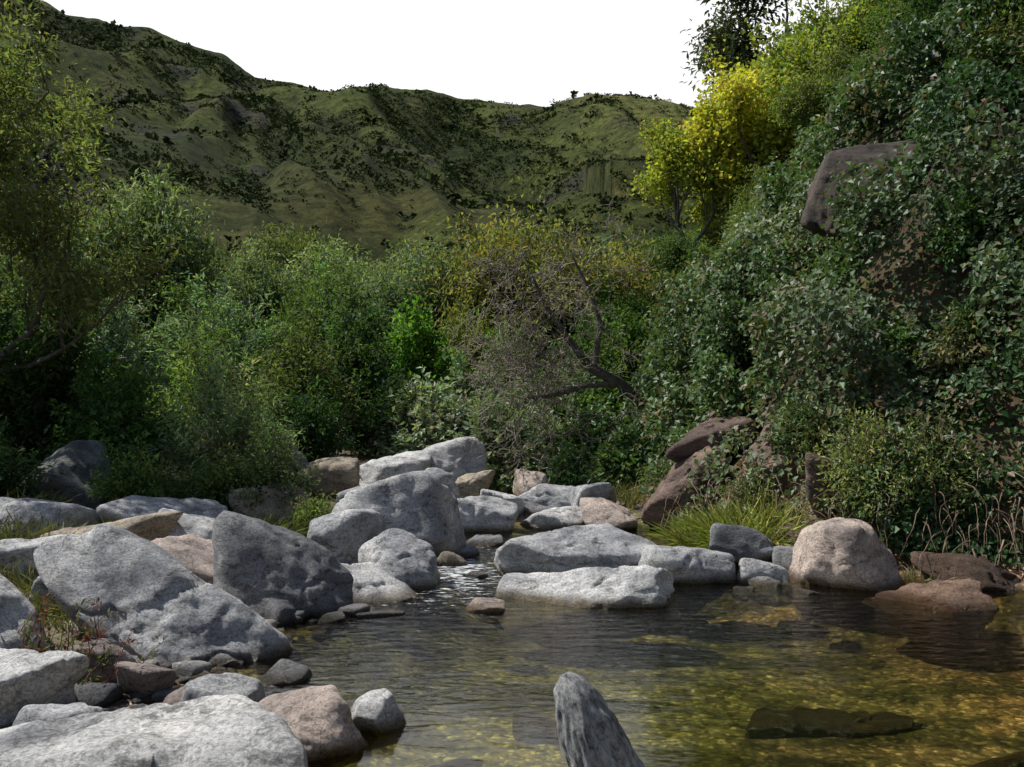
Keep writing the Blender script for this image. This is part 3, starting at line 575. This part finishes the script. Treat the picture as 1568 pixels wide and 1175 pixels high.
# ---------------------------------------------------------------- right hillside
def hillside():
    rg = np.random.RandomState(21); b = Bk(); n = 380000
    r = np.exp(rg.uniform(math.log(6.5), math.log(42), n)); tn = rg.uniform(-.02, .66, n); y = r; x = tn*r
    d = rdist(x, y); k = (d > .12); x, y, d = x[k], y[k], d[k]
    k = ~((np.hypot((x-4.35)/1.0, (y-11.8)/.85) < 1)&(rg.rand(len(x)) < .75)); x, y, d = x[k], y[k], d[k]
    bare = (d < .8+.9*(vn(x*.9, y*.9, s=91)-.5))&(x < 3.3)&(y < 12.5); k = (~bare)|(rg.rand(len(x)) < .22); x, y, d = x[k], y[k], d[k]
    nn = hill_n(x, y, .25); z = H(x, y)
    blob = fbm(x*1.15+z*.6, y*1.15-z*.5, s=93, o=3); gap = vn(x*2.3+z, y*2.3, z*2.0, s=94)
    th = .05+1.9*np.clip(blob-.30, 0, 1)*np.minimum(1, d*.8)
    k = rg.rand(len(x)) < .20+.80*ss(.25, .55, gap+blob-.45); x, y, z, d, nn, th, blob = x[k], y[k], z[k], d[k], nn[k], th[k], blob[k]
    n = len(x); r = np.hypot(x, y)
    P = np.stack([x, y, z], 1)+(nn*.7+np.array([-.2, -.2, .35]))*(th*rg.uniform(.35, 1.05, n)**.6)[:, None]+rg.normal(0, .03, (n, 3))
    D = np.array([0, 0, -1.0])*.5+nn*.25+rg.normal(0, .6, (n, 3))
    sc = (r/9)**.62
    L = .066*sc*rg.uniform(.6, 1.35, n); W = L*rg.uniform(.6, .95, n)
    reg = fbm(x*.42, y*.42+z*.3, s=95, o=3)
    dark = np.array([.038, .080, .025]); mid = np.array([.088, .142, .055]); gry = np.array([.165, .20, .115]); brn = np.array([.17, .125, .075])
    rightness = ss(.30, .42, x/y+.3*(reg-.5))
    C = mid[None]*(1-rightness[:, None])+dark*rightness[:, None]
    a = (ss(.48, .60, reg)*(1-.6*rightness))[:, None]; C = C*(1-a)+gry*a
    a = (rg.rand(n) < .05+.25*ss(.55, .7, vn(x*1.3, y*1.3, z, s=97))*(y < 16))[:, None]*.8; C = C*(1-a)+brn*a
    C = C*(1+.5*(vn(x*4, y*4, z*4, s=98)-.5))[:, None]*(1+rg.normal(0, .2, (n, 1)))*(1+rg.normal(0, .08, (n, 3)))
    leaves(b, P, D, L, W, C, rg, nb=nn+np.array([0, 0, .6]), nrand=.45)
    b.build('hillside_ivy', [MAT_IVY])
    b = Bk(); cnt = 0
    pal = [(.11, .17, .065), (.16, .20, .10), (.175, .205, .075), (.065, .12, .04), (.22, .235, .085), (.17, .165, .08)]
    while cnt < 190:
        r = math.exp(rg.uniform(math.log(8.5), math.log(34))); t = rg.uniform(.02, .62); x = t*r; y = r
        d = float(rdist(np.array([x]), np.array([y]))[0])
        if d < .5: continue
        if 2.9 < x < 5.7 and 10.3 < y < 13.2: continue
        s = (r/12)**.55; nv = hill_n(np.array([x]), np.array([y]))[0]
        ci = int(vn(x*.5, y*.5, s=99)*1.15*6) % 6 if rg.rand() < .7 else rg.randint(6)
        col = np.array(pal[ci])
        if t > .42 and rg.rand() < .6: col = np.array([.048, .095, .03])
        R = rg.uniform(.3, .65)*s
        if d < 1.2: R *= .65
        bush(b, rg, (x, y, gz(x, y)), R, R*rg.uniform(1.0, 1.7), 75, 14, .085*s, .04*s, col, axis=nv*.6+np.array([-.1, -.1, .9]), sig=.03, twig=.15, droop=.3); cnt += 1
    b.build('hillside_shrubs', [MAT_IVY, MAT_BARK], (1,))
hillside()
shrub('dry_bank_shrub', [(3.25, 8.9, .5, 1.1, 140, 36, .055, .018, (.23, .26, .09), dict(twig=.6, twcol=(.26, .18, .1))), (3.7, 8.6, .45, .9, 110, 36, .055, .018, (.18, .21, .08), dict(twig=.6, twcol=(.24, .16, .1))), (2.0, 11.6, .45, .6, 80, 26, .06, .025, (.12, .16, .06), dict(twig=.8, twcol=(.26, .18, .11))),
                         (2.45, 9.9, .35, .5, 60, 22, .055, .02, (.15, .17, .07), dict(twig=1.0, twcol=(.26, .18, .11))), (3.05, 9.9, .45, .8, 90, 28, .06, .025, (.12, .165, .065), dict(twig=.8, twcol=(.24, .17, .1))), (2.2, 10.9, .3, .45, 50, 22, .055, .022, (.10, .15, .055), dict(twig=.8, twcol=(.24, .17, .1)))], 30, MAT_IVY)

def grass(name, items, seed):
    b = Bk(); rg = np.random.RandomState(seed)
    for x0, y0, R, h, n, col in items:
        a = rg.uniform(0, 2*math.pi, n); q = np.sqrt(rg.rand(n))*R; x = x0+np.cos(a)*q; y = y0+np.sin(a)*q
        P = np.stack([x, y, H(x, y)-.02], 1); D = unit(np.stack([np.cos(a)*q/R*.35+rg.normal(0, .18, n), np.sin(a)*q/R*.35+rg.normal(0, .18, n)-.1, np.ones(n)], 1)); L = h*rg.uniform(.5, 1.15, n)
        C = colors(rg, col, n, .25)
        leaves(b, P, D, L*.62, np.full(n, .006)*(1+y0/20), C, rg)
        P2 = P+D*(L*.5)[:, None]; D2 = D+np.array([0, 0, -.55])+rg.normal(0, .15, (n, 3))+D*np.array([1, 1, 0])*.8
        leaves(b, P2, D2, L*.55, np.full(n, .005)*(1+y0/20), C, rg)
    b.build(name, [MAT_IVY])
grass('grass_tuft', [(2.25, 9.35, .36, .5, 1700, (.31, .33, .09)), (1.9, 9.65, .3, .42, 900, (.27, .29, .09)), (2.7, 9.0, .22, .3, 400, (.29, .27, .12))], 1)
grass('bank_grass', [(-3.3, 6.7, .5, .26, 500, (.17, .17, .065)), (-3.0, 8.7, .6, .3, 600, (.17, .19, .07)), (-4.1, 7.9, .6, .3, 500, (.16, .16, .07)), (-2.5, 9.3, .5, .3, 500, (.16, .18, .06)), (1.4, 12.6, .5, .35, 500, (.24, .23, .11)), (2.9, 8.95, .4, .3, 500, (.24, .21, .11)), (-3.4, 5.6, .4, .2, 300, (.14, .15, .06)), (-2.7, 6.3, .3, .25, 300, (.17, .17, .07)), (-4.9, 9.2, .6, .4, 500, (.14, .16, .06)), (3.3, 7.9, .35, .2, 300, (.22, .2, .10))], 2)
def roots():
    b = Bk(); rg = np.random.RandomState(3)
    for i in range(200):
        x = rg.uniform(3.2, 4.9) if i < 120 else rg.uniform(1.6, 3.2); y = np.interp(x, [1.6, 3.1, 4.3, 6.2], [10.4, 8.6, 7.7, 6.6])+rg.uniform(.05, .5)
        z = max(gz(x, y), .1)+rg.uniform(.1, .5); L = rg.uniform(.25, .7); k = 7; p = np.array([x, y-.1, z]); d = np.array([rg.normal(0, .5), -.5, .2]); pts = [p]
        for q in range(k): d = unit(d+rg.normal(0, .25, 3)+np.array([0, 0, -.45])); p = p+d*L/k; pts.append(p)
        tube(b, pts, np.linspace(.007, .002, k+1)*rg.uniform(.5, 1.3), np.array((.22, .15, .10))*(1+rg.normal(0, .25)), 0, 3)
    b.build('hanging_roots', [MAT_BARK], (0,))
roots()
def redplant():
    b = Bk(); rg = np.random.RandomState(9)
    for cx, cy, n in ((-2.45, 5.15, 26), (-2.7, 5.2, 14), (-2.2, 4.9, 12)):
        for i in range(n):
            p = np.array([cx+rg.normal(0, .12), cy+rg.normal(0, .1), gz(cx, cy)]); d = unit(np.array([rg.normal(0, .45), rg.normal(0, .4), 1])); L = rg.uniform(.2, .5); pts = [p]
            for q in range(6): d = unit(d+rg.normal(0, .2, 3)); p = p+d*L/6; pts.append(p)
            pts = np.array(pts); tube(b, pts, np.linspace(.005, .0015, 7), (.13, .05, .035), 1, 3)
            m = 16; t = rg.uniform(1, 6, m); P = np.stack([np.interp(t, range(7), pts[:, c]) for c in range(3)], 1)+rg.normal(0, .015, (m, 3))
            leaves(b, P, rg.normal(0, 1, (m, 3))+[0, 0, .3], np.full(m, .035), np.full(m, .015), colors(rg, (.18, .06, .035) if rg.rand() < .5 else (.13, .16, .05), m), rg)
    b.build('red_leaved_plant', [MAT_IVY, MAT_BARK], (1,))
redplant()

def mscrub():
    rg = np.random.RandomState(77); b = Bk(); n = 60000
    y = np.sqrt(rg.uniform(62**2, 345**2, n)); x = rg.uniform(-.62, .36, n)*y
    dens = fbm(x/22, y/22, s=70, o=4)*.6+fbm(x/8, y/8, s=71, o=3)*.4
    gu, gu2 = gullies(x, y); gl = np.clip(ss(.75, .5, gu)+ss(.68, .42, gu2), 0, 1)
    k = rg.rand(n) < ss(.44, .68, dens+.18*(1-y/345)+.12*gl)*.7+.04; x, y = x[k], y[k]; n = len(x); z = H(x, y)
    s = rg.uniform(.25, .65, n)*(1+(rg.rand(n) < .04)*1.8)*(.7+y/600)
    m = 9
    a = unit(rg.normal(0, 1, (n, m, 3))); a[..., 2] = np.abs(a[..., 2])*.7
    P = np.stack([x, y, z], 1)[:, None]+a*s[:, None, None]*rg.uniform(.4, 1, (n, m, 1))
    c = np.array([.060, .080, .026])[None]*(1+rg.normal(0, .25, (n, 1)))*(1+rg.normal(0, .08, (n, 3)))
    C = np.repeat(c, m, 0)*(1+rg.normal(0, .15, (n*m, 1)))
    leaves(b, P.reshape(-1, 3), (a+rg.normal(0, .6, a.shape)).reshape(-1, 3), np.repeat(s, m)*.85, np.repeat(s, m)*.7, C, rg)
    b.build('mountain_scrub', [MAT_SCRUB])
mscrub()

# ---------------------------------------------------------------- light, sky, camera
S = Vector((-.54, .17, .80)).normalized()
sun = bpy.data.lights.new('sun', 'SUN'); sun.energy = 5.0; sun.angle = math.radians(.5); sun.color = (1, .975, .92)
so = bpy.data.objects.new('sun', sun); so.rotation_euler = S.to_track_quat('Z', 'Y').to_euler(); so.location = (-20, 10, 40); bpy.context.scene.collection.objects.link(so)
w = bpy.data.worlds.new('World'); bpy.context.scene.world = w; w.use_nodes = True
nd = w.node_tree.nodes; lk = w.node_tree.links; nd.clear()
out = nd.new('ShaderNodeOutputWorld'); bg = nd.new('ShaderNodeBackground'); bg.inputs['Strength'].default_value = .095
sky = nd.new('ShaderNodeTexSky'); sky.sky_type = 'NISHITA'; sky.sun_disc = False
sky.sun_elevation = math.asin(S.z); sky.sun_rotation = math.atan2(S.x, S.y)
tc = nd.new('ShaderNodeTexCoord'); sp = nd.new('ShaderNodeSeparateXYZ'); lk.new(tc.outputs['Generated'], sp.inputs[0])
no = nd.new('ShaderNodeTexNoise'); no.inputs['Scale'].default_value = 2.6; no.inputs['Detail'].default_value = 8; lk.new(tc.outputs['Generated'], no.inputs['Vector'])
mz = nd.new('ShaderNodeMapRange'); mz.inputs['From Min'].default_value = .75; mz.inputs['From Max'].default_value = .30; lk.new(sp.outputs['Z'], mz.inputs['Value'])
my = nd.new('ShaderNodeMapRange'); my.inputs['From Min'].default_value = -.2; my.inputs['From Max'].default_value = .6; lk.new(sp.outputs['Y'], my.inputs['Value'])
mu = nd.new('ShaderNodeMath'); mu.operation = 'MULTIPLY'; lk.new(mz.outputs[0], mu.inputs[0]); lk.new(my.outputs[0], mu.inputs[1])
ad = nd.new('ShaderNodeMath'); ad.operation = 'MULTIPLY_ADD'; lk.new(mu.outputs[0], ad.inputs[0]); ad.inputs[1].default_value = .62; lk.new(no.outputs[0], ad.inputs[2])
mr = nd.new('ShaderNodeMapRange'); mr.interpolation_type = 'SMOOTHSTEP'; mr.inputs['From Min'].default_value = .64; mr.inputs['From Max'].default_value = 1.0; lk.new(ad.outputs[0], mr.inputs['Value'])
mx = nd.new('ShaderNodeMix'); mx.data_type = 'RGBA'; lk.new(mr.outputs[0], mx.inputs[0]); lk.new(sky.outputs[0], mx.inputs[6]); mx.inputs[7].default_value = (11.6, 11.6, 11.7, 1)
lk.new(mx.outputs[2], bg.inputs['Color']); lk.new(bg.outputs[0], out.inputs[0])
cam = bpy.data.cameras.new('camera'); cam.sensor_width = 36; cam.lens = 34.44; cam.clip_end = 3000; cam.clip_start = .05
co = bpy.data.objects.new('camera', cam); co.location = (0, 0, 1.6); co.rotation_euler = (math.radians(90.1), 0, 0); bpy.context.scene.collection.objects.link(co)
sc = bpy.context.scene; sc.camera = co
sc.view_settings.view_transform = 'Standard'; sc.view_settings.look = 'None'; sc.view_settings.exposure = 0
